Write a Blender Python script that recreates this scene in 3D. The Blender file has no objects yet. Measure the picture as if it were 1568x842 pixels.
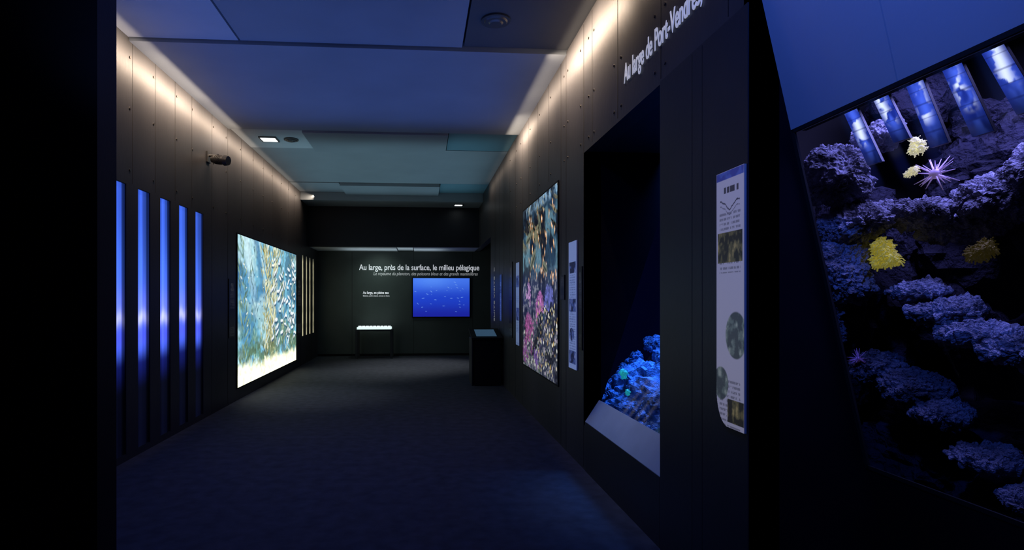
import bpy, bmesh, math, random
import numpy as np
from mathutils import Vector, Matrix, noise
random.seed(7); rng=np.random.RandomState(11)
sc=bpy.context.scene
try:
    sc.view_settings.view_transform='Standard'; sc.view_settings.look='None'
except Exception as e: print(e)
COL=sc.collection
H=3.96; XL=-2.73; XR=1.44; YE=15.5

# ------------------------------------------------------------ materials
def lin(c):
    return tuple(((x/255.0)/12.92 if x/255.0<=.04045 else ((x/255.0+.055)/1.055)**2.4) for x in c)
def newmat(name):
    m=bpy.data.materials.new(name); m.use_nodes=True
    nt=m.node_tree; nt.nodes.clear()
    o=nt.nodes.new('ShaderNodeOutputMaterial')
    return m,nt,o
def mat(name,col,rough=.6,var=.25,scale=6,bump=0.0,bscale=80,spec=.4,metal=0,stretch=(1,1,1),em=None,es=0,bdist=.02):
    m,nt,o=newmat(name); N=nt.nodes; L=nt.links
    b=N.new('ShaderNodeBsdfPrincipled'); L.new(b.outputs[0],o.inputs[0])
    tc=N.new('ShaderNodeTexCoord'); mp=N.new('ShaderNodeMapping'); mp.inputs['Scale'].default_value=stretch
    L.new(tc.outputs['Object'],mp.inputs[0])
    n=N.new('ShaderNodeTexNoise'); n.inputs['Scale'].default_value=scale; n.inputs['Detail'].default_value=5
    L.new(mp.outputs[0],n.inputs['Vector'])
    r=N.new('ShaderNodeValToRGB')
    r.color_ramp.elements[0].position=.3; r.color_ramp.elements[1].position=.7
    r.color_ramp.elements[0].color=tuple(c*(1-var) for c in col)+(1,)
    r.color_ramp.elements[1].color=tuple(min(1,c*(1+var)) for c in col)+(1,)
    L.new(n.outputs[0],r.inputs[0]); L.new(r.outputs[0],b.inputs['Base Color'])
    b.inputs['Roughness'].default_value=rough; b.inputs['Metallic'].default_value=metal
    b.inputs['Specular IOR Level'].default_value=spec
    if bump>0:
        n2=N.new('ShaderNodeTexNoise'); n2.inputs['Scale'].default_value=bscale; n2.inputs['Detail'].default_value=4
        L.new(mp.outputs[0],n2.inputs['Vector'])
        bp=N.new('ShaderNodeBump'); bp.inputs['Strength'].default_value=bump; bp.inputs['Distance'].default_value=bdist
        L.new(n2.outputs[0],bp.inputs['Height']); L.new(bp.outputs[0],b.inputs['Normal'])
    if em:
        b.inputs['Emission Color'].default_value=em+(1,); b.inputs['Emission Strength'].default_value=es
    return m
def emis(name,col,s):
    return mat(name,col,.5,.08,3,em=col,es=s)
def attrmat(name,s,gloss=.15):
    m,nt,o=newmat(name); N=nt.nodes; L=nt.links
    b=N.new('ShaderNodeBsdfPrincipled'); L.new(b.outputs[0],o.inputs[0])
    a=N.new('ShaderNodeVertexColor'); a.layer_name='Col'
    L.new(a.outputs[0],b.inputs['Emission Color']); b.inputs['Emission Strength'].default_value=s
    L.new(a.outputs[0],b.inputs['Base Color']); b.inputs['Roughness'].default_value=.35
    b.inputs['Specular IOR Level'].default_value=gloss
    return m
M_wall=mat('dark_panel_board',(.032,.031,.033),.42,.25,1.2,.06,30,.35,stretch=(1,1,.35))
M_wallR=mat('dark_panel_board_r',(.034,.033,.035),.42,.3,1.2,.06,30,.35,stretch=(1,1,.35))
M_black=mat('black_paint',(.006,.006,.008),.6,.2,2,.05,40,.2)
M_lower=mat('charcoal_board',(.012,.014,.020),.45,.2,1.5,.04,30,.35)
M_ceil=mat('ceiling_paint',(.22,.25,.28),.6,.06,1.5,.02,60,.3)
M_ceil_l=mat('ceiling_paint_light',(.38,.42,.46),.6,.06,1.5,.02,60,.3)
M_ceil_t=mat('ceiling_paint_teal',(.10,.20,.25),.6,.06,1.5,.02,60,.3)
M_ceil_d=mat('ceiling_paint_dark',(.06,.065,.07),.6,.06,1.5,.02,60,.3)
M_gap=mat('joint_black',(.004,.004,.004),.9,.1,3)
M_floor=mat('carpet',(.052,.055,.066),.85,.22,9,.35,260,.12)
M_sill=mat('grey_sill',(.34,.37,.36),.6,.1,3,.02,60)
M_blueboard=mat('painted_board',(.42,.44,.48),.55,.06,1.0,.03,50,.3)
M_end=mat('end_wall_paint',(.055,.066,.064),.55,.2,1.0,.03,50,.3)
M_screw=mat('screw_steel',(.10,.09,.08),.3,.1,3,metal=.8)
M_white=mat('white_letter',(.8,.8,.8),.5,.03,3,em=(.75,.78,.85),es=.6)
M_dim=mat('grey_letter',(.5,.5,.5),.5,.03,3,em=(.5,.5,.55),es=.22)
M_steel=mat('brushed_metal',(.12,.115,.11),.3,.1,5,metal=.7)
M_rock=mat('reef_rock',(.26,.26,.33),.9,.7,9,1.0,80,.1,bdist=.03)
M_rock_low=mat('reef_rock_shaded',(.13,.13,.17),.9,.75,8,1.0,80,.1,bdist=.03)  # same reef rock, shade of the lower tank darkened into its colour
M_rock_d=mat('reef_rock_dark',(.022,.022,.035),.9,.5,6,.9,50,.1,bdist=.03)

# ------------------------------------------------------------ mesh helpers
def obj_from_bm(bm,name,m,parent=None,smooth=False):
    me=bpy.data.meshes.new(name); bm.normal_update(); bm.to_mesh(me); bm.free()
    if isinstance(m,(list,tuple)):
        for k in m: me.materials.append(k)
    else: me.materials.append(m)
    if smooth:
        for p in me.polygons: p.use_smooth=True
    o=bpy.data.objects.new(name,me); COL.objects.link(o)
    if parent: o.parent=parent
    return o
def add_box(bm,x0,x1,y0,y1,z0,z1,mi=0,bev=0):
    vs=[bm.verts.new((x,y,z)) for x in (x0,x1) for y in (y0,y1) for z in (z0,z1)]
    F=[(0,1,3,2),(4,6,7,5),(0,4,5,1),(2,3,7,6),(0,2,6,4),(1,5,7,3)]
    fs=[]
    for f in F:
        fc=bm.faces.new([vs[i] for i in f]); fc.material_index=mi; fs.append(fc)
    if bev>0:
        es=list({e for f in fs for e in f.edges})
        bmesh.ops.bevel(bm,geom=es,offset=bev,segments=2,affect='EDGES')
def boxes(name,lst,m,parent=None,bev=0):
    bm=bmesh.new()
    for b in lst: add_box(bm,*b,bev=bev)
    return obj_from_bm(bm,name,m,parent)
def prism(name,poly,y0,y1,m,parent=None):  # poly in x,z extruded in y
    bm=bmesh.new()
    a=[bm.verts.new((x,y0,z)) for x,z in poly]; b=[bm.verts.new((x,y1,z)) for x,z in poly]
    n=len(poly); bm.faces.new(a); bm.faces.new(b[::-1])
    for i in range(n): bm.faces.new((a[i],b[i],b[(i+1)%n],a[(i+1)%n]))
    bmesh.ops.recalc_face_normals(bm,faces=bm.faces)
    return obj_from_bm(bm,name,m,parent)
def quad(name,pts,m,parent=None):
    bm=bmesh.new(); bm.faces.new([bm.verts.new(p) for p in pts]); return obj_from_bm(bm,name,m,parent)
def add_cyl(bm,c,r,h,axis='Z',seg=24,r2=None,mi=0):
    R={'Z':Matrix.Identity(4),'X':Matrix.Rotation(math.pi/2,4,'Y'),'Y':Matrix.Rotation(math.pi/2,4,'X')}[axis]
    res=bmesh.ops.create_cone(bm,cap_ends=True,segments=seg,radius1=r,radius2=r if r2 is None else r2,depth=h,matrix=Matrix.Translation(c)@R)
    for v in res['verts']:
        for f in v.link_faces: f.material_index=mi
def empty(name):
    o=bpy.data.objects.new(name,None); COL.objects.link(o); return o
def text(name,s,loc,X,Y,size,m,ext=.002,off=0,align='LEFT',shear=0,fitw=None,parent=None):
    cu=bpy.data.curves.new(name,'FONT'); cu.body=s; cu.size=size; cu.extrude=ext; cu.offset=off
    cu.align_x=align; cu.shear=shear; cu.materials.append(m)
    o=bpy.data.objects.new(name,cu); COL.objects.link(o)
    X=Vector(X);Y=Vector(Y);Z=X.cross(Y)
    sx=1
    if fitw:
        bpy.context.view_layer.update(); w=o.dimensions.x
        if w>0: sx=fitw/w
    R=Matrix((X*sx,Y,Z)).transposed().to_4x4()
    o.matrix_world=Matrix.Translation(loc)@R
    if parent: o.parent=parent
    return o

# ------------------------------------------------------------ numpy noise painting
def vnoise(U,V,fx,fy,seed):
    r=np.random.RandomState(seed); nx=int(fx)+3; ny=int(fy)+3
    g=r.rand(ny,nx); x=U*fx; y=V*fy
    xi=np.floor(x).astype(int); yi=np.floor(y).astype(int); tx=x-xi; ty=y-yi
    tx=tx*tx*(3-2*tx); ty=ty*ty*(3-2*ty)
    xi=np.clip(xi,0,nx-2); yi=np.clip(yi,0,ny-2)
    return (g[yi,xi]*(1-tx)+g[yi,xi+1]*tx)*(1-ty)+(g[yi+1,xi]*(1-tx)+g[yi+1,xi+1]*tx)*ty
def fbm(U,V,fx,fy,seed,oc=4):
    s=0;a=1;t=0
    for i in range(oc):
        s=s+a*vnoise(U,V,fx*2**i,fy*2**i,seed+i); t+=a; a*=.55
    return s/t
def mixc(C,col,m):
    c=np.array(lin(col)); return C*(1-m[...,None])+c*m[...,None]
def sm(x,a,b):
    t=np.clip((x-a)/(b-a),0,1); return t*t*(3-2*t)
def painted(name,org,ud,vd,w,h,nx,ny,func,m,parent=None):
    us=np.linspace(0,1,nx); vs=np.linspace(0,1,ny); U,V=np.meshgrid(us,vs)
    C=func(U,V)
    org=np.array(org,float); ud=np.array(ud,float); vd=np.array(vd,float)
    P=org+U[...,None]*w*ud+V[...,None]*h*vd
    P=P.reshape(-1,3)
    i,j=np.meshgrid(np.arange(nx-1),np.arange(ny-1)); a=(j*nx+i).ravel()
    F=np.stack([a,a+1,a+nx+1,a+nx],1)
    me=bpy.data.meshes.new(name); me.from_pydata(P.tolist(),[],F.tolist())
    at=me.color_attributes.new('Col','FLOAT_COLOR','POINT')
    A=np.ones((nx*ny,4),np.float32); A[:,:3]=np.clip(C.reshape(-1,3),0,4)
    at.data.foreach_set('color',A.ravel()); me.materials.append(m); me.update()
    o=bpy.data.objects.new(name,me); COL.objects.link(o)
    if parent: o.parent=parent
    return o
def ell(U,V,cx,cy,rx,ry,ang=0,soft=.25,asp=1):
    dx=(U-cx)*asp; dy=V-cy; c,s=math.cos(ang),math.sin(ang)
    a=(dx*c+dy*s)/rx; b=(-dx*s+dy*c)/ry
    return 1-sm(np.sqrt(a*a+b*b),1-soft,1+soft)
def stamp(C,cx,cy,rx,ry,ang,col,op=1,asp=1,soft=.3):
    ny,nx=C.shape[:2]; R=max(rx,ry)*1.4
    x0=max(0,int((cx-R/asp)*nx)-1);x1=min(nx,int((cx+R/asp)*nx)+2);y0=max(0,int((cy-R)*ny)-1);y1=min(ny,int((cy+R)*ny)+2)
    if x0>=x1 or y0>=y1: return
    u=np.arange(x0,x1)/(nx-1);v=np.arange(y0,y1)/(ny-1);U,V=np.meshgrid(u,v)
    M=ell(U,V,cx,cy,rx,ry,ang,soft,asp)*op
    C[y0:y1,x0:x1]=C[y0:y1,x0:x1]*(1-M[...,None])+np.array(lin(col))*M[...,None]

def kelp(U,V):
    n1=fbm(U,V,7,5,1); n2=fbm(U,V,40,24,5,3); n3=fbm(U,V,60,50,9,2)
    C=np.zeros(U.shape+(3,))+np.array(lin((116,180,206)))
    C=mixc(C,(68,128,168),sm(n1,.44,.62)*.8)
    C=mixc(C,(186,222,226),sm(fbm(U,V,6,6,22),.5,.7)*.7)
    C=mixc(C,(52,98,144),sm(vnoise(U+.3*V,V,13,1.1,31),.5,.8)*.6*sm(V,.3,.7)*(1-sm(U,.35,.5)))
    C=mixc(C,(205,232,236),sm(vnoise(U+.3*V,V,17,1.1,35),.6,.9)*.6*sm(V,.3,.7)*(1-sm(U,.35,.5)))
    C=mixc(C,(74,118,140),sm(fbm(U,V,10,8,26),.48,.60)*sm(U,.5,.7)*.85)
    C=mixc(C,(94,138,118),sm(fbm(U,V,14,9,28),.48,.60)*(1-sm(V,.25,.55))*.8)
    r=np.random.RandomState(4); asp=1.75
    cols=[(0.40,.042,320,[(190,184,116),(220,216,165),(146,142,80),(240,238,210),(80,84,54)]),
          (0.53,.038,320,[(206,204,148),(236,234,202),(160,156,98),(94,94,60),(230,226,178)]),
          (0.08,.040,140,[(100,132,108),(152,174,132),(66,94,84)]),
          (0.22,.025,60,[(100,140,134),(150,186,166),(66,100,108)]),
          (0.68,.03,100,[(134,150,112),(190,200,164),(70,90,72)]),
          (0.88,.05,150,[(102,128,100),(160,180,144),(52,78,78),(200,210,192)])]
    for (cx,wd,n,pal) in cols:
        ph=r.uniform(0,6)
        for k in range(n):
            y=r.uniform(.05,1.0); x=cx+.035*math.sin(y*4+ph)+r.normal(0,wd)
            sd=1 if x>cx else -1
            stamp(C,x,y,r.uniform(.018,.05),r.uniform(.004,.010),math.pi/2-sd*r.uniform(.1,1.0),pal[r.randint(len(pal))],.85,asp)
    for k in range(90):
        cx=r.uniform(.50,.98);cy=r.uniform(.22,.9);s=r.uniform(.013,.026);an=r.uniform(-.5,1.0)
        stamp(C,cx,cy-.014,s*1.9,s*.8,an,(40,76,106),.9,asp); stamp(C,cx,cy,s*1.7,s*.6,an,(238,244,244),.95,asp)
        stamp(C,cx-math.cos(an)*s*1.9/asp,cy-math.sin(an)*s*1.9,s*.5,s*.6,an,(220,232,236),.9,asp)
    for k in range(40):
        cx=r.uniform(.02,.5);cy=r.uniform(.3,.95);s=r.uniform(.006,.013)
        stamp(C,cx,cy,s*1.8,s*.6,r.uniform(-.5,.5),[(60,100,125),(225,235,230)][k%2],.8,asp)
    C=mixc(C,(84,106,78),sm(V+.2*fbm(U,V,8,5,77),.40,.32)*sm(n2,.40,.58)*.8)
    sand=1-sm(V+.14*(fbm(U,V,9,5,90)-.5),.07,.15)
    C=mixc(C,(250,250,215),sand); C=mixc(C,(205,205,150),sand*sm(n2,.55,.7)*.4)
    C*= (.7+.6*n3)[...,None]
    C*= (1.15+.6*(1-sm(V,.0,.3)))[...,None]
    return C
def coralbranch(U,V,C,cx,cy,L,col,seed,wid=.0035,n=5):
    r=np.random.RandomState(seed); ny,nx=U.shape; M=np.zeros(U.shape)
    def br(x,y,a,l,w,d):
        st=int(l/.004)+2
        for i in range(st):
            x+=math.cos(a)*l/st; y+=math.sin(a)*l/st; a+=r.normal(0,.14)
            px=int(x*nx);py=int(y*ny); rr=int(round(w*nx)); ry=int(round(w*ny))
            y0,y1=max(0,py-ry),min(ny,py+ry+1);x0,x1=max(0,px-rr),min(nx,px+rr+1)
            if y0<y1 and x0<x1: M[y0:y1,x0:x1]=1
        if d>0:
            for s in (-1,1): br(x,y,a+s*r.uniform(.25,.8),l*r.uniform(.6,.85),w*.8,d-1)
            if r.rand()<.5: br(x,y,a,l*.7,w*.7,d-1)
    for k in range(n): br(cx,cy,1.57+(k-(n-1)/2)*.42+r.normal(0,.1),L*r.uniform(.7,1.1),wid,4)
    t=fbm(U,V,60,60,seed+3,2); c1=np.array(lin(col))
    return C*(1-M[...,None])+(c1*(.3+1.4*t[...,None]))*M[...,None]
def reefposter(U,V):
    n=fbm(U,V,6,6,101,5); n2=fbm(U,V,36,36,121,3); n4=fbm(U,V,60,60,127,2)
    C=np.zeros(U.shape+(3,))+np.array(lin((30,54,76)))
    C=mixc(C,(90,126,140),sm(n,.46,.62)*sm(V,.42,.6)*.8)
    led=sm(fbm(U,V+.35*U,4,14,130,4),.5,.58)*sm(V,.70,.78)
    C=mixc(C,(112,110,88),led); C=mixc(C,(18,22,20),led*sm(n2,.5,.6))
    C=mixc(C,(130,165,190),sm(V,.93,.97)*sm(n2,.35,.6)*.8)
    rock=sm(n*.6+.45*(1-V),.42,.52)*(1-sm(V,.52,.60))
    C=mixc(C,(46,50,70),rock); C=mixc(C,(118,120,122),rock*sm(n4,.5,.7)*.8)
    C=mixc(C,(10,12,28),sm(fbm(U,V,9,9,140,3),.50,.60)*.9)
    C=coralbranch(U,V,C,.22,.16,.065,(146,74,128),150); C=coralbranch(U,V,C,.55,.34,.045,(164,98,152),160)
    C=coralbranch(U,V,C,.20,.42,.036,(166,124,166),165); C=coralbranch(U,V,C,.45,.04,.035,(100,74,134),175)
    C=coralbranch(U,V,C,.80,.36,.05,(92,96,160),177); C=coralbranch(U,V,C,.08,.02,.05,(110,64,114),178)
    r=np.random.RandomState(8)
    pal=[(215,202,145),(225,225,210),(180,148,90),(190,176,190),(100,108,90),(74,74,110)]
    for k in range(220):
        cx=r.uniform(.48,1.0);cy=r.uniform(.02,.40);s=r.uniform(.005,.014)
        stamp(C,cx,cy,s,s*.8,r.uniform(0,3),pal[r.randint(6)],.8)
    for k in range(140):
        cx=r.uniform(0,.6);cy=r.uniform(.0,.22);s=r.uniform(.005,.014)
        stamp(C,cx,cy,s,s*.8,r.uniform(0,3),[(130,128,95),(200,202,190),(70,90,78),(110,76,124)][r.randint(4)],.8)
    for k in range(60):
        cx=r.uniform(.2,.98);cy=r.uniform(.52,.92);s=r.uniform(.006,.012); a=r.uniform(-1.9,-.9)
        stamp(C,cx,cy,s*2.2,s*.8,a,(226,166,106),.95); stamp(C,cx+.006,cy,s*.9,s*.5,a,(240,232,220),.9)
    for (x,y,s,a) in ((.35,.66,.06,.5),(.2,.80,.05,.2),(.7,.60,.04,-.4),(.55,.86,.04,-.9)):
        stamp(C,x,y,s*1.7,s*.6,a,(104,112,96)); stamp(C,x,y-.008,s*1.4,s*.2,a,(35,35,30),.8)
    C*=(.45+1.1*n4)[...,None]
    return C*1.15
def screenimg(U,V):
    C=np.zeros(U.shape+(3,))+np.array(lin((30,62,190)))
    C=mixc(C,(70,120,235),sm(V,.45,1.0)*.8); C=mixc(C,(26,34,150),1-sm(V,.0,.5))
    C=mixc(C,(95,150,245),np.exp(-((U-.35)/.3)**2)*sm(V,.6,1)*.5)
    r=np.random.RandomState(21)
    for k in range(30):
        cx=r.uniform(.04,.96);cy=r.uniform(.1,.92);s=r.uniform(.012,.03);a=r.uniform(-.8,.3)
        C=mixc(C,(120,164,236),ell(U,V,cx,cy,s*1.2,s*.28,a,asp=1.45)*.7)
    return C
def slitfn(seed):
    def f(U,V):
        z=V+.01*math.sin(seed*3)
        C=np.zeros(U.shape+(3,))+np.array(lin((46,76,172)))
        C=mixc(C,(60,98,206),sm(z,.40,.62)*(1-sm(z,.62,.95)))
        C=mixc(C,(68,98,220),sm(z,.8,.5))
        C=mixc(C,(180,184,255),np.exp(-((z-.50+.008*np.sin(U*9+seed))/.028)**2)*.9)
        C=mixc(C,(112,124,246),np.exp(-((z-.55)/.06)**2)*.45)
        C=mixc(C,(66,76,214),np.exp(-((z-.43)/.05)**2)*.8)
        C=mixc(C,(12,18,76),1-sm(z,.32,.42)); C=mixc(C,(3,4,16),1-sm(z,.22,.34))
        C*=(.5+.45*sm(fbm(U,V,5,1,seed,2),.3,.7)+.5*np.exp(-((U-.3)/.2)**2))[...,None]
        C*=(1-.8*sm(U,.72,.80))[...,None]
        return C*1.1
    return f
def creamfn(U,V):
    C=np.zeros(U.shape+(3,))+np.array(lin((206,200,160)))
    C=mixc(C,(120,120,96),sm(fbm(U,V,2,9,33,3),.5,.7)*.6); C=mixc(C,(90,92,80),sm(V,.9,1)+0*U)
    return C
def panelfn(seed,base,pics,tint=(90,90,100),dark=0,title=0):
    def f(U,V):
        C=np.zeros(U.shape+(3,))+np.array(lin(base))
        ln=(np.sin(V*2*math.pi*52)>.1)*(vnoise(U,V,34,52,seed)>.36)*(np.abs(U-.5)<.38)
        blk=(vnoise(U*0+.3,V,1,9,seed+2)>.42)*(V<.84)
        C=mixc(C,tint,(ln*blk)*.6)
        if title:
            C=mixc(C,(30,30,44),((vnoise(U,V,26,3,seed+8)>.3)&(np.abs(U-.55)<.26)&(np.abs(V-.925)<.012))*.9)
            cv=.865+.012*np.sin(U*9)+.018*(vnoise(U,U*0,12,1,seed+9)-.5)
            C=mixc(C,(40,40,60),((np.abs(V-cv)<.003)&(np.abs(U-.5)<.36))*.9)
            C=mixc(C,(60,60,80),((np.abs(V-cv+.02)<.002)&(np.abs(U-.5)<.36))*.7)
        for (x0,x1,y0,y1,cols,rd) in pics:
            if rd: M=ell(U,V,(x0+x1)/2,(y0+y1)/2,(x1-x0)/2,(y1-y0)/2,0,soft=.04)
            else: M=((U>x0)&(U<x1)&(V>y0)&(V<y1))*1.0
            n=fbm(U,V,8,30,seed+5,4)
            D=np.zeros(U.shape+(3,))+np.array(lin(cols[0])); D=mixc(D,cols[1],sm(n,.42,.60)); D=mixc(D,cols[2],sm(n,.60,.78))
            C=C*(1-M[...,None])+D*M[...,None]
        return C
    return f

# ------------------------------------------------------------ ROOM SHELL
boxes('floor',[(-5.2,4.6,-2.6,16.2,-.12,0)],M_floor)
e_c=empty('ceiling')
boxes('slab',[(-5.2,4.6,-2.6,16.2,H+.06,H+.2)],M_gap,e_c)
rows=[(-2.5,2.0),(2.0,5.6),(5.6,8.4),(8.4,9.5),(9.5,12.25),(12.25,13.3),(13.3,15.5)]
def tile(x0,x1,y0,y1,dz,m):
    bm=bmesh.new(); g=.010; add_box(bm,x0+g,x1-g,y0+g,y1-g,H+dz,H+.06); return obj_from_bm(bm,'ceiling_tile',m,e_c)
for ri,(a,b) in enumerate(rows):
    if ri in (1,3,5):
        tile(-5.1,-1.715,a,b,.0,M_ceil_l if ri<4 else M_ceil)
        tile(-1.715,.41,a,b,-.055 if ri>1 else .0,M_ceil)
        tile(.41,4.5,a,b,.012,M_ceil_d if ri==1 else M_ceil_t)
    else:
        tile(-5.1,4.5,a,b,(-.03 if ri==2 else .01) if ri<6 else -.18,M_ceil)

# left wall with slots
slot=[(5.30+.475*k,5.30+.475*k+.255) for k in range(5)]
slot2=[(13.50+.43*k,13.50+.43*k+.20) for k in range(4)]
L=[]; th=(XL-.16,XL)
L.append((*th,3.52,slot[0][0],0,H))
def slotzone(sl,z0,z1):
    L.append((*th,sl[0][0],sl[-1][1],0,z0)); L.append((*th,sl[0][0],sl[-1][1],z1,H))
    for i in range(len(sl)-1): L.append((*th,sl[i][1],sl[i+1][0],z0,z1))
slotzone(slot,.06,2.58)
L.append((*th,slot[-1][1],slot2[0][0],0,H))
slotzone(slot2,.66,2.54)
L.append((*th,slot2[-1][1],YE,0,H))
wl=boxes('wall_left',L,M_wall)
def joints(name,x0,x1,ys,z0,z1,par,hw=.003):
    boxes(name,[(x0,x1,y-hw,y+hw,z0,z1) for y in ys],M_gap,par)
jl=[5.08]+[7.75+.62*k for k in range(13)]
joints('board_joints',XL-.001,XL+.0015,[y for y in jl if not(8.77<y<12.78)],.02,H-.02,wl)
joints('board_joints_top',XL-.001,XL+.0015,[5.67,6.14,6.62,7.09]+[y for y in jl if (8.77<y<12.78)],2.6,H-.02,wl)
bm=bmesh.new()
for y in [5.12,5.62,6.1,6.66,7.1,7.8,8.3,8.95,9.6,10.2,10.8,11.5,12.1,12.8,13.4]:
    for z in (3.78,3.30,2.72): add_cyl(bm,(XL+.003,y,z),.012,.008,'X',10)
obj_from_bm(bm,'board_screws',M_screw,wl)
boxes('wall_left_near',[(-4.6,-1.775,3.3,3.5,0,H)],M_black)
boxes('wall_left_outer',[(-4.75,-4.6,-2.5,3.5,0,H)],M_black)
boxes('wall_back',[(-4.75,2.6,-2.6,-2.5,0,H)],M_black)
# right wall
T=(XR,XR+.14)
wr=boxes('wall_right',[(*T,4.95,11.8,0,H),(*T,3.37,4.95,2.80,H),(*T,3.37,4.95,0,.434),(*T,2.43,3.37,0,H),(*T,11.8,YE,2.80,H)],M_wallR)
boxes('charcoal_cladding',[(XR-.006,XR,2.43,3.36,0,2.81),(XR-.004,XR,3.37,4.94,0,.43)],M_lower,wr)
jr=[2.95,3.38,4.12,4.55,5.0,5.62,5.83,8.1,8.7,9.3,9.9,10.5,11.1]
joints('board_joints',XR-.0015,XR+.001,[y for y in jr if y>4.96],.02,H-.02,wr)
joints('board_joints_top',XR-.0015,XR+.001,[2.6,3.36,4.12,4.75,6.4,7.0,7.6],2.83,H-.02,wr)
joints('cladding_joints',XR-.0068,XR-.005,[2.84,2.95],.0,2.8,wr,.0015)
bm=bmesh.new()
for y in [2.5,3.3,3.45,4.05,4.2,4.7,4.85,5.1,5.55,5.7,6.3,6.9,7.5,8.2,8.6,9.2]:
    for z in (3.75,3.25,2.9): add_cyl(bm,(XR-.003,y,z),.010,.008,'X',10)
obj_from_bm(bm,'board_screws',M_screw,wr)
boxes('wall_return',[(XR+.14,4.5,11.66,11.8,0,H),(4.5,4.6,11.66,YE,0,H)],M_black)
we=boxes('wall_end',[(XL-.3,4.6,YE,YE+.2,0,H)],M_end)
boxes('joints',[(x-.004,x+.004,YE-.001,YE,0,2.78) for x in (-1.83,-.2,1.40)],M_gap,we)
boxes('wall_header',[(XL,XR,14.2,14.35,2.80,H)],M_lower)
boxes('soffit',[(XL,-.62,14.35,YE,2.80,2.84),(-.6,-.2,14.35,YE,2.82,2.86),(-.18,XR,14.35,YE,2.80,2.84)],M_ceil_l)
boxes('baseboard_end',[(XL,1.4,YE-.015,YE,0,.06)],M_black)

# ------------------------------------------------------------ ceiling fixtures
M_lamp=emis('lamp_glow',(.85,.95,1.0),5)
def downlight(x,y,s,z=H):
    e=empty('recessed_downlight')
    bm=bmesh.new()
    for a in ((x-s,x+s,y-s,y-s+.02),(x-s,x+s,y+s-.02,y+s),(x-s,x-s+.02,y-s+.02,y+s-.02),(x+s-.02,x+s,y-s+.02,y+s-.02)): add_box(bm,*a,z-.02,z+.0)
    obj_from_bm(bm,'frame',M_steel,e); boxes('lens',[(x-s+.02,x+s-.02,y-s+.02,y+s-.02,z-.012,z-.002)],M_lamp,e)
downlight(-2.31,8.97,.13); downlight(.90,13.75,.11,H-.18)
def vent(x,y,r,z):
    bm=bmesh.new()
    add_cyl(bm,(x,y,z-.008),r,.016,'Z',40); add_cyl(bm,(x,y,z-.022),r*.72,.012,'Z',40,r2=r*.8); add_cyl(bm,(x,y,z-.034),r*.4,.012,'Z',32,r2=r*.5)
    obj_from_bm(bm,'ceiling_air_vent',M_steel)
vent(-1.98,8.97,.11,H); vent(.66,5.04,.13,H+.012)

# ------------------------------------------------------------ left wall things
M_slit=attrmat('light_slit',1.4); M_cream=attrmat('cream_slit',1.0)
e=empty('blue_light_slit_window')
for k,(a,b) in enumerate(slot):
    painted('pane_%d'%(k+1),(XL-.012,a,.06),(0,1,0),(0,0,1),b-a,2.52,18,120,slitfn(200+k),M_slit,e)
    boxes('frame_%d'%(k+1),[(XL-.03,XL-.001,b-.004,b,.06,2.58),(XL-.03,XL-.001,a,a+.004,.06,2.58),(XL-.03,XL-.001,a,b,2.575,2.58),(XL-.03,XL-.001,a,b,.06,.066)],M_lower,e)
e=empty('cream_light_slit_window')
for k,(a,b) in enumerate(slot2):
    painted('pane_%d'%(k+1),(XL-.02,a,.66),(0,1,0),(0,0,1),b-a,1.88,6,50,creamfn,M_cream,e)
M_post=attrmat('backlit_print',.95,.3); M_postR=attrmat('backlit_print_reef',.8,.3)
e=empty('kelp_forest_lightbox_poster')
painted('print',(XL+.014,8.77,.19),(0,1,0),(0,0,1),4.01,2.29,300,260,kelp,M_post,e)
boxes('rim',[(XL+.001,XL+.012,8.75,12.80,.17,2.50)],M_black,e)
M_dimp=attrmat('dim_print',.25)
def darkpanel(name,y0,y1,z0,z1,X,side):
    f=panelfn(5,(16,17,20),[(.3,.7,.8,.93,((40,40,44),(70,70,70),(90,90,90)),0)],tint=(80,80,84))
    e=empty(name)
    x=X+side*.008
    boxes('board',[(min(X+side*.001,x),max(X+side*.001,x),y0,y1,z0,z1)],M_black,e)
    if side>0: painted('print',(x+.002,y0,z0),(0,1,0),(0,0,1),y1-y0,z1-z0,24,120,f,M_dimp,e)
    else: painted('print',(x-.002,y1,z0),(0,-1,0),(0,0,1),y1-y0,z1-z0,24,120,f,M_dimp,e)
darkpanel('caption_panel',8.40,8.66,.95,1.80,XL,1); darkpanel('caption_panel',12.92,13.34,.72,2.03,XL,1)
e=empty('wall_spotlight')
bm=bmesh.new()
add_box(bm,XL,XL+.02,7.54,7.66,3.26,3.40,bev=.004)
add_cyl(bm,(XL+.06,7.6,3.35),.016,.12,'X',14)
add_cyl(bm,(XL+.13,7.6,3.33),.014,.08,'Z',14)
obj_from_bm(bm,'bracket',M_steel,e)
bm=bmesh.new(); add_cyl(bm,(0,0,0),.055,.15,'X',28); add_cyl(bm,(.10,0,0),.070,.05,'X',28,r2=.058); add_cyl(bm,(-.09,0,0),.045,.03,'X',28)
for k in range(4): add_cyl(bm,(.02-.022*k,0,0),.061,.008,'X',28)
o=obj_from_bm(bm,'lamp_head',M_steel,e); o.rotation_euler=(0,math.radians(8),math.radians(-15)); o.location=(XL+.15,7.6,3.30)

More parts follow.
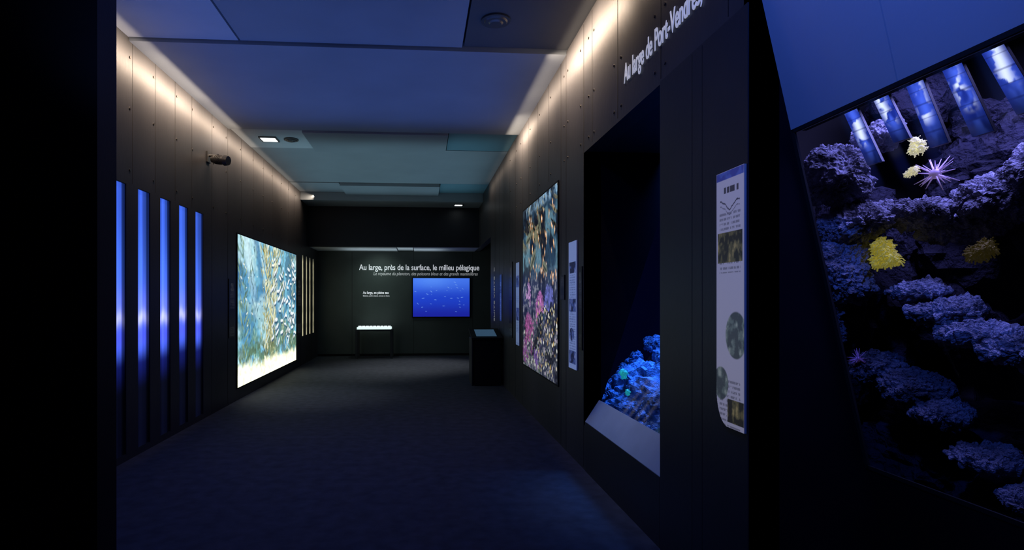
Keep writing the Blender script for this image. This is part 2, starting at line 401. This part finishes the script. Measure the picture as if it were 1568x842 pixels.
# ------------------------------------------------------------ right wall things
e=empty('reef_lightbox_poster')
painted('print',(XR-.014,7.96,.61),(0,-1,0),(0,0,1),2.03,2.12,260,320,reefposter,M_postR,e)
boxes('rim',[(XR-.012,XR-.002,5.91,7.98,.59,2.75)],M_black,e)
M_info=attrmat('info_print',.32,.2); M_infob=attrmat('info_print_lit',.55,.2)
CORB=((46,46,44),(96,92,66),(150,136,92)); CORG=((70,78,82),(104,118,112),(150,158,146)); CORN=((20,26,60),(50,70,130),(110,120,170))
M_board=mat('panel_board',(.35,.36,.42),.5,.05,4)
def infopanel(name,y0,y1,z0,z1,m,base,pics,seed,round_=0,nx=60,ny=300,tint=(70,72,84),title=0):
    e=empty(name)
    if round_:
        bm=bmesh.new(); pts=[(y1,z1),(y0,z1),(y0,z0)]
        for k in range(9):
            a=k/8*math.pi/2; pts.append((y1-round_+round_*math.sin(a),z0+round_*1.6-round_*1.6*math.cos(a)))
        fr=[bm.verts.new((XR-.018,y,z)) for y,z in pts]; bk=[bm.verts.new((XR-.008,y,z)) for y,z in pts]
        n=len(pts); bm.faces.new(fr); bm.faces.new(bk[::-1])
        for i in range(n): bm.faces.new((fr[i],fr[(i+1)%n],bk[(i+1)%n],bk[i]))
        bmesh.ops.recalc_face_normals(bm,faces=bm.faces)
        obj_from_bm(bm,'board',M_board,e)
        o=painted('print',(XR-.020,y1,z0),(0,-1,0),(0,0,1),y1-y0,z1-z0,nx,ny,panelfn(seed,base,pics,tint,title=title),m,e)
        bm=bmesh.new(); bm.from_mesh(o.data); dl=[]
        for f in bm.faces:
            c=f.calc_center_median(); dy=(c.y-(y1-round_))/round_; dz=(z0+round_*1.6-c.z)/(round_*1.6)
            if dy>0 and dz>0 and dy*dy+dz*dz>1: dl.append(f)
        bmesh.ops.delete(bm,geom=dl,context='FACES'); bm.to_mesh(o.data); bm.free()
    else:
        boxes('board',[(XR-.012,XR-.002,y0,y1,z0,z1)],M_board,e)
        painted('print',(XR-.014,y1,z0),(0,-1,0),(0,0,1),y1-y0,z1-z0,nx,ny,panelfn(seed,base,pics,tint),m,e)
infopanel('information_panel',2.435,2.67,.91,2.10,M_info,(172,170,184),
   [(.05,.95,.64,.76,CORB,0),(.35,1.1,.27,.45,CORG,1),(-.1,.45,.10,.23,CORG,1),(.42,1,.02,.11,CORB,0),(.0,1,.968,1,((60,70,140),(70,90,160),(80,90,170)),0)],301,round_=.10,nx=90,ny=420,title=1)
infopanel('information_strip',5.19,5.47,.85,2.05,M_infob,(120,140,190),
   [(.1,.9,.75,.84,CORN,0),(.1,.9,.45,.55,CORN,0),(.1,.7,.22,.32,CORN,1),(.1,.9,.04,.14,CORN,0)],305,tint=(40,60,120),nx=30,ny=240)
infopanel('information_strip',8.28,8.56,.83,2.05,M_infob,(110,130,170),
   [(.1,.9,.7,.84,CORN,0),(.1,.9,.30,.45,CORN,0)],309,tint=(40,60,120),nx=20,ny=150)
infopanel('information_strip',10.12,10.34,1.12,1.95,M_infob,(34,56,120),
   [(.1,.9,.6,.75,CORN,0)],311,tint=(120,140,200),nx=20,ny=120)
darkpanel('caption_panel',5.03,5.14,1.05,1.80,XR,-1); darkpanel('caption_panel',5.66,5.82,1.5,1.75,XR,-1)
darkpanel('caption_panel',8.95,9.25,.9,2.1,XR,-1)
XRd=(0,-1,0); UP=(0,0,1)
text('wall_title_lettering','Au large de Port-Vendres,',(XR-.006,3.97,3.03),XRd,UP,.19,M_lit:=mat('grey_blue_letter',(.62,.64,.72),.5,.03,3,em=(.5,.55,.7),es=.42),.002,.002,fitw=1.13)
text('wall_subtitle_lettering','Épaves et canyons',(XR-.006,2.72,3.07),XRd,UP,.12,M_dim,.002,0,shear=.3)
text('direction_lettering','SUITE VISITE  >',(XR-.006,11.12,1.08),(0,0,1),(0,1,0),.17,M_dim,.002,.001,fitw=1.05)
EX=(1,0,0)
text('pelagic_title_lettering','Au large, près de la surface, le milieu pélagique',(-1.64,YE-.006,2.30),EX,UP,.21,M_white,.002,.002,fitw=3.22)
text('pelagic_subtitle_lettering','Le royaume du plancton, des poissons bleus et des grands mammifères',(-1.27,YE-.006,2.16),EX,UP,.125,M_dim2:=mat('soft_letter',(.6,.6,.6),.5,.03,3,em=(.6,.62,.65),es=.35),.002,0,shear=.25,fitw=2.8)
text('table_heading_lettering','Au large, en pleine eau',(-1.54,YE-.006,1.66),EX,UP,.10,M_white,.002,.002,fitw=.68)
text('table_caption_lettering','Baleines, petits cétacés, tortues et thons',(-1.54,YE-.006,1.59),EX,UP,.05,M_white,.002,.0,fitw=.70)
e=empty('video_screen')
boxes('bezel',[(-.24,1.34,YE-.05,YE-.002,1.02,2.10)],M_black,e,bev=.006)
painted('display',(-.21,YE-.056,1.05),(1,0,0),(0,0,1),1.52,1.03,190,130,screenimg,attrmat('screen_emit',1.0),e)
e=empty('light_table')
boxes('frame',[(-1.66,-.72,14.75,15.25,.70,.745),(-1.66,-1.60,14.75,14.81,0,.70),(-.78,-.72,14.75,14.81,0,.70),(-1.66,-1.60,15.19,15.25,0,.70),(-.78,-.72,15.19,15.25,0,.70)],M_lower,e)
boxes('glowing_top',[(-1.62,-.76,14.74,15.22,.748,.80)],emis('table_glow',(.75,.95,.9),1.0),e)
bm=bmesh.new()
for k in range(9): add_box(bm,-1.6+.094*k,-1.6+.094*k+.07,14.9,15.0,.802,.83)
obj_from_bm(bm,'specimen_blocks',M_white,e)
# kiosk
e=empty('touchscreen_kiosk')
bm=bmesh.new()
prof=[(9.95,0),(9.95,.80),(10.55,.92),(10.55,0)]
a=[bm.verts.new((.93,y,z)) for y,z in prof]; b=[bm.verts.new((1.40,y,z)) for y,z in prof]
bm.faces.new(a[::-1]); bm.faces.new(b)
for i in range(4): bm.faces.new((a[i],a[(i+1)%4],b[(i+1)%4],b[i]))
bmesh.ops.recalc_face_normals(bm,faces=bm.faces)
bmesh.ops.bevel(bm,geom=list(bm.edges),offset=.012,segments=2,affect='EDGES')
obj_from_bm(bm,'cabinet',M_black,e)
bm=bmesh.new(); q=[(.88,9.92,.81),(1.42,9.92,.81),(1.42,10.58,.94),(.88,10.58,.94)]
v0=[bm.verts.new(p) for p in q]; v1=[bm.verts.new((p[0],p[1],p[2]+.03)) for p in q]
bm.faces.new(v0[::-1]); bm.faces.new(v1)
for i in range(4): bm.faces.new((v0[i],v0[(i+1)%4],v1[(i+1)%4],v1[i]))
obj_from_bm(bm,'top_slab',M_black,e)
quad('touchscreen',[(.97,10.0,.862),(1.33,10.0,.862),(1.33,10.48,.956),(.97,10.48,.956)],emis('kiosk_glow',(.08,.18,.30),.3),e)
boxes('leg_panel',[(.885,.91,9.97,10.52,0,.82)],M_lower,e)

# ------------------------------------------------------------ tank glass material
def glassmat():
    m,nt,o=newmat('tank_glass'); N=nt.nodes;Lk=nt.links
    t=N.new('ShaderNodeBsdfTransparent'); t.inputs[0].default_value=(.93,.96,1,1)
    g=N.new('ShaderNodeBsdfGlossy'); g.inputs['Roughness'].default_value=.03
    f=N.new('ShaderNodeLayerWeight'); f.inputs[0].default_value=.5
    p=N.new('ShaderNodeMath'); p.operation='POWER'; p.inputs[1].default_value=5; Lk.new(f.outputs['Facing'],p.inputs[0])
    q=N.new('ShaderNodeMath'); q.operation='MULTIPLY_ADD'; q.inputs[1].default_value=.5; q.inputs[2].default_value=.02; Lk.new(p.outputs[0],q.inputs[0])
    mx=N.new('ShaderNodeMixShader'); Lk.new(q.outputs[0],mx.inputs[0]); Lk.new(t.outputs[0],mx.inputs[1]); Lk.new(g.outputs[0],mx.inputs[2]); Lk.new(mx.outputs[0],o.inputs[0])
    return m
M_glass=glassmat()
def rockmesh(bm,c,s,seed,sub=4,amp=.05,f=4.0):
    r=bmesh.ops.create_icosphere(bm,subdivisions=sub,radius=1)
    off=Vector((seed*3.1,seed*1.7,seed*.9)); C=Vector(c)
    for v in r['verts']:
        n=v.co.normalized()
        p=Vector((n.x*s[0],n.y*s[1],n.z*s[2]))
        d=noise.fractal(p*f+off,1.0,2.0,3)*amp*1.3+abs(noise.noise(p*f*4+off))*amp*.9+noise.noise(p*f*11+off)*amp*.35+noise.noise(p*f*24+off)*amp*.18
        nn=Vector((n.x/s[0],n.y/s[1],n.z/s[2])).normalized()
        v.co=C+p+nn*d
def tube(bm,pts,rs,seg=6):
    rings=[]
    for i,p in enumerate(pts):
        p=Vector(p); d=(Vector(pts[min(i+1,len(pts)-1)])-Vector(pts[max(i-1,0)])).normalized()
        u=d.orthogonal().normalized(); w=d.cross(u)
        rings.append([bm.verts.new(p+(u*math.cos(2*math.pi*k/seg)+w*math.sin(2*math.pi*k/seg))*rs[i]) for k in range(seg)])
    for i in range(len(rings)-1):
        for k in range(seg): bm.faces.new((rings[i][k],rings[i][(k+1)%seg],rings[i+1][(k+1)%seg],rings[i+1][k]))
    bm.faces.new(rings[-1])
def anemone(name,c,R,m,n=90,seed=1):
    r=random.Random(seed); bm=bmesh.new(); c=Vector(c)
    lobes=[c+Vector((r.uniform(-.3,.1),r.uniform(-.5,.5),r.uniform(-.5,.5)))*R for k in range(6)]
    for k in range(n):
        cc=lobes[k%6]
        d=Vector((r.gauss(-.3,1),r.gauss(0,1),r.gauss(.15,1))).normalized()
        b=cc+d*R*.25; t=cc+d*R*r.uniform(.45,.65)+Vector((0,0,-R*.12*r.random())); mid=(b+t)/2+Vector((r.gauss(0,R*.05),r.gauss(0,R*.05),R*.06))
        tube(bm,[b,mid,t],[R*.04,R*.034,R*.045],5)
    for l in lobes:
        rb=bmesh.ops.create_icosphere(bm,subdivisions=3,radius=R*.36,matrix=Matrix.Translation(l))
        for v in rb['verts']: v.co+= (v.co-l)*noise.noise(v.co*80)*.5
    obj_from_bm(bm,name,m,None,True)
def urchin(name,c,R,m,n=60,seed=1):
    r=random.Random(seed); bm=bmesh.new(); c=Vector(c)
    bmesh.ops.create_icosphere(bm,subdivisions=3,radius=R*.25,matrix=Matrix.Translation(c))
    for k in range(n):
        d=Vector((r.gauss(0,1),r.gauss(0,1),r.gauss(0,1))).normalized()
        tube(bm,[c+d*R*.2,c+d*R*r.uniform(.65,1.1)],[R*.045,R*.012],5)
    obj_from_bm(bm,name,m,None,True)

# ---------------- niche aquarium (far one, glass leaning back)
e=empty('niche_aquarium')
prism('sill',[(XR-.002,.434),(1.563,.62),(1.60,.60),(1.60,.40),(XR-.002,.40)],3.37,4.95,M_sill,e)
M_vel=mat('matte_black_liner',(.004,.004,.008),.95,.2,3,spec=.05)
prism('side_far',[(XR,.40),(1.58,.60),(2.30,2.80),(XR,2.80)],4.95,5.0,M_vel,e)
prism('side_near',[(XR+.01,.40),(1.58,.60),(2.30,2.80),(XR+.01,2.80)],3.31,3.37,M_black,e)
prism('niche_roof',[(XR+.14,2.80),(3.2,2.80),(3.2,2.86),(XR+.14,2.86)],3.31,6.5,M_lower,e)
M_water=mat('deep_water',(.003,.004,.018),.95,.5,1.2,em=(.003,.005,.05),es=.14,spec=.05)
boxes('tank_back',[(3.0,3.05,3.37,6.5,.3,2.8),(1.62,3.0,6.45,6.5,.3,2.8),(2.25,3.0,3.33,3.37,.3,2.8)],M_water,e)
boxes('tank_base',[(1.60,3.0,3.37,6.45,.36,.42)],M_rock_d,e)
quad('glass_pane',[(1.565,3.37,.62),(1.565,4.95,.62),(2.31,4.95,2.80),(2.31,3.37,2.80)],M_glass,e)
M_reefb=mat('blue_reef',(.14,.26,.46),.8,.8,14,1.0,70,.2,bdist=.03)
bm=bmesh.new(); r=random.Random(5)
for k in range(60):
    y=r.uniform(4.0,5.9); t=r.uniform(0,1); x=1.68+t*.85; z=.50+t*.58+r.uniform(-.08,.05)
    s=r.uniform(.04,.11)
    rockmesh(bm,(x,y,z),(s,s*1.1,s*.9),k+3,4,.03,9)
rockmesh(bm,(2.3,4.9,.48),(.55,1.1,.43),77,5,.08,4)
obj_from_bm(bm,'reef_rock_mass',M_reefb,e,False)
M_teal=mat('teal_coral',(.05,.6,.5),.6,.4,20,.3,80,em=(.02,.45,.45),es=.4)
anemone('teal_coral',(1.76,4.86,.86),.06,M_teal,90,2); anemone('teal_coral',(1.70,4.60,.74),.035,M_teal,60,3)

# ---------------- near aquarium with outward-leaning window
def xs(z): return 1.985-.234*(z-.747)
w=.05
def slope(name,z0,z1,y0,y1,m,parent=None,o=0,t=w):
    return prism(name,[(xs(z0)+o,z0),(xs(z1)+o,z1),(xs(z1)+o+t,z1),(xs(z0)+o+t,z0)],y0,y1,m,parent)
wa=empty('wall_right_near')
slope('upper_board_far',2.25,H,1.863,2.43,M_blueboard,wa); slope('upper_board_near',2.25,H,-2.5,1.857,M_blueboard,wa)
slope('upper_backing',2.25,H,-2.5,2.43,M_gap,wa,o=.052,t=.02)
slope('lower_board',0,.747,-2.5,2.43,M_black,wa); slope('near_board',.747,2.25,-2.5,.5,M_black,wa)
prism('return_wall',[(XR,0),(2.165,0),(xs(3.06),3.06),(XR,3.06)],2.43,2.47,M_vel,wa)
e=empty('aquarium')
quad('glass_pane',[(xs(.747)+.01,.5,.747),(xs(.747)+.01,2.42,.747),(xs(2.25)+.01,2.42,2.25),(xs(2.25)+.01,.5,2.25)],M_glass,e)
slope('seal_top',2.235,2.25,.5,2.425,M_gap,e,o=-.003,t=.01); slope('seal_bottom',.747,.765,.5,2.425,M_gap,e,o=-.003,t=.01); slope('seal_side',.747,2.25,2.41,2.43,M_gap,e,o=-.003,t=.01)
boxes('tank_shell',[(3.2,3.25,-.2,3.3,.3,3.0),(1.6,3.25,3.25,3.3,.3,3.0),(2.1,3.25,-.25,-.2,.3,3.0),(1.6,3.25,-.2,3.3,3.0,3.05),(2.06,3.25,-.2,3.3,.3,.36)],M_gap,e)
R=[((2.02,2.66,2.10),(.14,.14,.14)),((2.10,2.64,1.86),(.13,.17,.085)),((2.30,2.56,1.90),(.15,.18,.05)),((2.06,2.66,1.64),(.11,.09,.17)),
((2.45,2.43,1.83),(.16,.12,.06)),((2.45,2.25,1.93),(.16,.15,.09)),((2.42,2.05,2.02),(.13,.13,.08)),
((2.22,2.42,1.53),(.11,.12,.030)),((2.22,2.28,1.44),(.12,.13,.042)),((2.22,2.12,1.36),(.12,.14,.038)),((2.22,1.96,1.31),(.12,.13,.038)),
((2.18,2.58,1.17),(.11,.12,.07)),((2.16,2.38,1.11),(.12,.13,.05)),((2.14,2.24,1.03),(.10,.10,.03)),((2.12,2.04,.90),(.10,.11,.04)),((2.1,1.80,.80),(.1,.12,.04)),
((2.02,2.74,1.40),(.08,.08,.14)),((2.20,2.62,2.28),(.08,.10,.05))]
bm=bmesh.new(); bm2=bmesh.new()
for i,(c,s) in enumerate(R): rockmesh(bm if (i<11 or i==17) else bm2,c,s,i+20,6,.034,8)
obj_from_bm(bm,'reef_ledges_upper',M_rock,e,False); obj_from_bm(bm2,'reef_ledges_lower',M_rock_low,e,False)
bm=bmesh.new(); r=random.Random(9)
for k in range(26):
    rockmesh(bm,(r.uniform(2.65,3.0),r.uniform(1.4,3.1),r.uniform(.5,2.6)),(r.uniform(.15,.25),r.uniform(.2,.35),r.uniform(.15,.3)),k+60,4,.08,3)
rockmesh(bm,(2.5,2.6,.7),(.3,.4,.3),91,5,.08,3); rockmesh(bm,(2.45,1.9,.6),(.28,.5,.22),92,5,.08,3); rockmesh(bm,(2.4,3.0,1.3),(.3,.2,.8),93,5,.08,3)
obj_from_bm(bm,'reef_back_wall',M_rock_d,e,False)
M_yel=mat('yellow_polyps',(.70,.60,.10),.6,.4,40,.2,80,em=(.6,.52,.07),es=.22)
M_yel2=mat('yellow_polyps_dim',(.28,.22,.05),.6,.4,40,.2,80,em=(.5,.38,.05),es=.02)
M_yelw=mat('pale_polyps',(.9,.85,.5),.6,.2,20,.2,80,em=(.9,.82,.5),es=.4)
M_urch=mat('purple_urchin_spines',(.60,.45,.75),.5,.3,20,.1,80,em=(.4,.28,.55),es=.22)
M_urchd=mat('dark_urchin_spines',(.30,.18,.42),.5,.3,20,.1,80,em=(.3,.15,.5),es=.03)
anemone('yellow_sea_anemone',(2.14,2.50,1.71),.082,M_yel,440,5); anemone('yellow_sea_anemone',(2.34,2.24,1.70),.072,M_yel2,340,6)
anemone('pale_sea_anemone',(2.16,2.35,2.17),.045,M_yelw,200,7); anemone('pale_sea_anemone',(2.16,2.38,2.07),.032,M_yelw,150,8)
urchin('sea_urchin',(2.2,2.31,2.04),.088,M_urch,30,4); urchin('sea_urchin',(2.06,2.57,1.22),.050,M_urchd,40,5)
e=empty('tank_light_strip_rack')  # painted glowing strips stand in for slit reflections on the tank glass
def reflectfn(sd):
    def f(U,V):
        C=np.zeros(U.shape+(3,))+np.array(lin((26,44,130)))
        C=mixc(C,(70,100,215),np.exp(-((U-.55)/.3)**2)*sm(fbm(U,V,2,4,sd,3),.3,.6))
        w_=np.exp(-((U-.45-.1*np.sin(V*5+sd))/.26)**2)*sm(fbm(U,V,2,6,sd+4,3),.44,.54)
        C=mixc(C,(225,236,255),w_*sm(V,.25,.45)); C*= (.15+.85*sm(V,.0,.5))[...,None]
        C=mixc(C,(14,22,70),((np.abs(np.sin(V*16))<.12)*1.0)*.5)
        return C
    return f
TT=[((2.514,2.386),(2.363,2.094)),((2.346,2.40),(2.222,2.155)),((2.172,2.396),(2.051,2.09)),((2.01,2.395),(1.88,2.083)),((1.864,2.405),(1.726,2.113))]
M_reflect=attrmat('strip_glow',1.1)
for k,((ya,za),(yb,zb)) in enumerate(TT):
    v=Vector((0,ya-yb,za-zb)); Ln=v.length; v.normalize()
    painted('strip_%d'%(k+1),(1.97,yb+.04,zb),(0,-1,0),tuple(v),.078,Ln,18,80,reflectfn(400+k*3),M_reflect,e)
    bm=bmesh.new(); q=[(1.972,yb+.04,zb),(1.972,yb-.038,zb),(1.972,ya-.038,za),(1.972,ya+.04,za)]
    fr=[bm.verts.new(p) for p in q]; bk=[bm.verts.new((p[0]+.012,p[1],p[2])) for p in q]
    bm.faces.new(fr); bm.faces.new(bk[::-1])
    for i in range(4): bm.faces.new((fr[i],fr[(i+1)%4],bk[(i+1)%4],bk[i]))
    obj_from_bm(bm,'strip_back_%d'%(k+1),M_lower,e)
boxes('rack_bar',[(1.96,2.04,1.6,2.6,2.40,2.43)],M_black,e)  # bar added along with the painted reflection strips

# ------------------------------------------------------------ LIGHTS
def aim(o,d): o.rotation_euler=Vector(d).to_track_quat('-Z','Y').to_euler()
def area(name,loc,d,sx,sy,col,en,spread=180):
    l=bpy.data.lights.new(name,'AREA'); l.shape='RECTANGLE'; l.size=sx; l.size_y=sy; l.color=col; l.energy=en; l.spread=math.radians(spread)
    o=bpy.data.objects.new(name,l); COL.objects.link(o); o.location=loc; aim(o,d); return o
def spot(name,loc,tgt,col,en,ang=60,bl=.6,r=.05):
    l=bpy.data.lights.new(name,'SPOT'); l.color=col; l.energy=en; l.spot_size=math.radians(ang); l.spot_blend=bl; l.shadow_soft_size=r
    o=bpy.data.objects.new(name,l); COL.objects.link(o); o.location=loc; aim(o,Vector(tgt)-Vector(loc)); return o
WARM=(1,.76,.56)
def washer(side,y0,y1,wpm):
    X=(XL+.30) if side<0 else (XR-.30)
    l=bpy.data.lights.new('linear_wall_washer','AREA'); l.shape='RECTANGLE'; l.size=.05; l.size_y=y1-y0; l.color=WARM; l.energy=wpm*(y1-y0)*.66
    l.spread=math.radians(118)
    o=bpy.data.objects.new('linear_wall_washer',l); COL.objects.link(o)
    Z=-Vector((side,0,-.58)).normalized(); Y=Vector((0,1,0)); Xv=Y.cross(Z)
    o.matrix_world=Matrix.Translation((X,(y0+y1)/2,H-.09))@Matrix((Xv,Y,Z)).transposed().to_4x4()
for y0,y1,w_ in ((4.9,5.9,24),(5.9,7.2,36),(7.2,8.3,24),(8.3,10.5,17),(10.5,12.6,16),(12.6,13.6,9)): washer(-1,y0,y1,w_)
for y0,y1,w_ in ((2.5,3.6,4),(3.6,4.4,9),(4.4,5.7,46),(5.7,6.9,18),(6.9,7.5,13),(7.5,8.4,40),(8.4,9.6,7),(9.6,12,2.5)): washer(1,y0,y1,w_)
area('blue_uplight',(-.7,6.2,3.3),(0,.0,1),3.8,3.6,(.12,.25,1.0),19,120)  # added floating fill without a fixture, turns the near ceiling blue
area('teal_uplight',(-.65,11.0,3.3),(0,0,1),3.9,4.3,(.47,.83,1.0),18,100)  # added fill hanging free under the far ceiling, gives its teal cast
spot('blue_wall_spot',(.2,.9,3.7),(1.6,2.1,2.6),(.07,.18,1.0),170,80,.9,.1)
spot('blue_tile_spot',(-1.2,2.2,2.2),(-2.0,4.6,3.96),(.18,.32,1.0),30,50,1,.1)  # added low fill with no lamp body, brightens the left ceiling tile
spot('green_wall_spot',(-1.1,14.6,2.72),(-1.1,15.5,1.5),(.75,1.0,.9),19,120,1.0,.06)
area('soffit_light',(-.7,14.95,2.4),(0,0,1),2.5,.6,(.8,.95,1.0),4,120)  # added upward fill in mid-air so the soffit shows lighter
spot('floor_spot_a',(-2.31,8.97,3.9),(-1.7,9.1,0),(.80,.85,1),130,45,1.0,.08)
spot('floor_spot_b',(.90,13.75,3.70),(-.1,13.2,0),(.88,.92,.92),340,60,1.0,.08)
spot('floor_spot_c',(-1.2,11.8,3.9),(-1.0,11.8,0),(.88,.92,.92),150,50,1.0,.08)
area('blue_floor_wash',(-.8,4.6,3.9),(0,0,-1),2.4,3.2,(.09,.16,1.0),20,130)
area('tank_lamp',(2.30,2.2,2.92),(-.05,0,-1),.5,1.1,(.32,.31,1.0),48)
area('niche_tank_lamp',(2.50,5.2,2.7),(-.05,-.12,-1),.5,1.0,(.06,.24,1.0),40,70)
spot('sill_spot',(.9,4.2,3.85),(1.5,4.15,.5),(.75,.9,1.0),35,30,1.0,.05)
wd=bpy.data.worlds.new('World'); sc.world=wd; wd.use_nodes=True
wd.node_tree.nodes['Background'].inputs[0].default_value=(.01,.015,.04,1); wd.node_tree.nodes['Background'].inputs[1].default_value=.2

# ------------------------------------------------------------ CAMERA
cd=bpy.data.cameras.new('Camera'); cam=bpy.data.objects.new('Camera',cd); COL.objects.link(cam)
cam.location=(0,0,1.5); cam.rotation_euler=(math.radians(90),0,-math.atan(.0734))
cd.sensor_width=36; cd.lens=880/1568*36; cd.shift_x=75/1568; cd.shift_y=38/1568; cd.clip_start=.05
sc.camera=cam
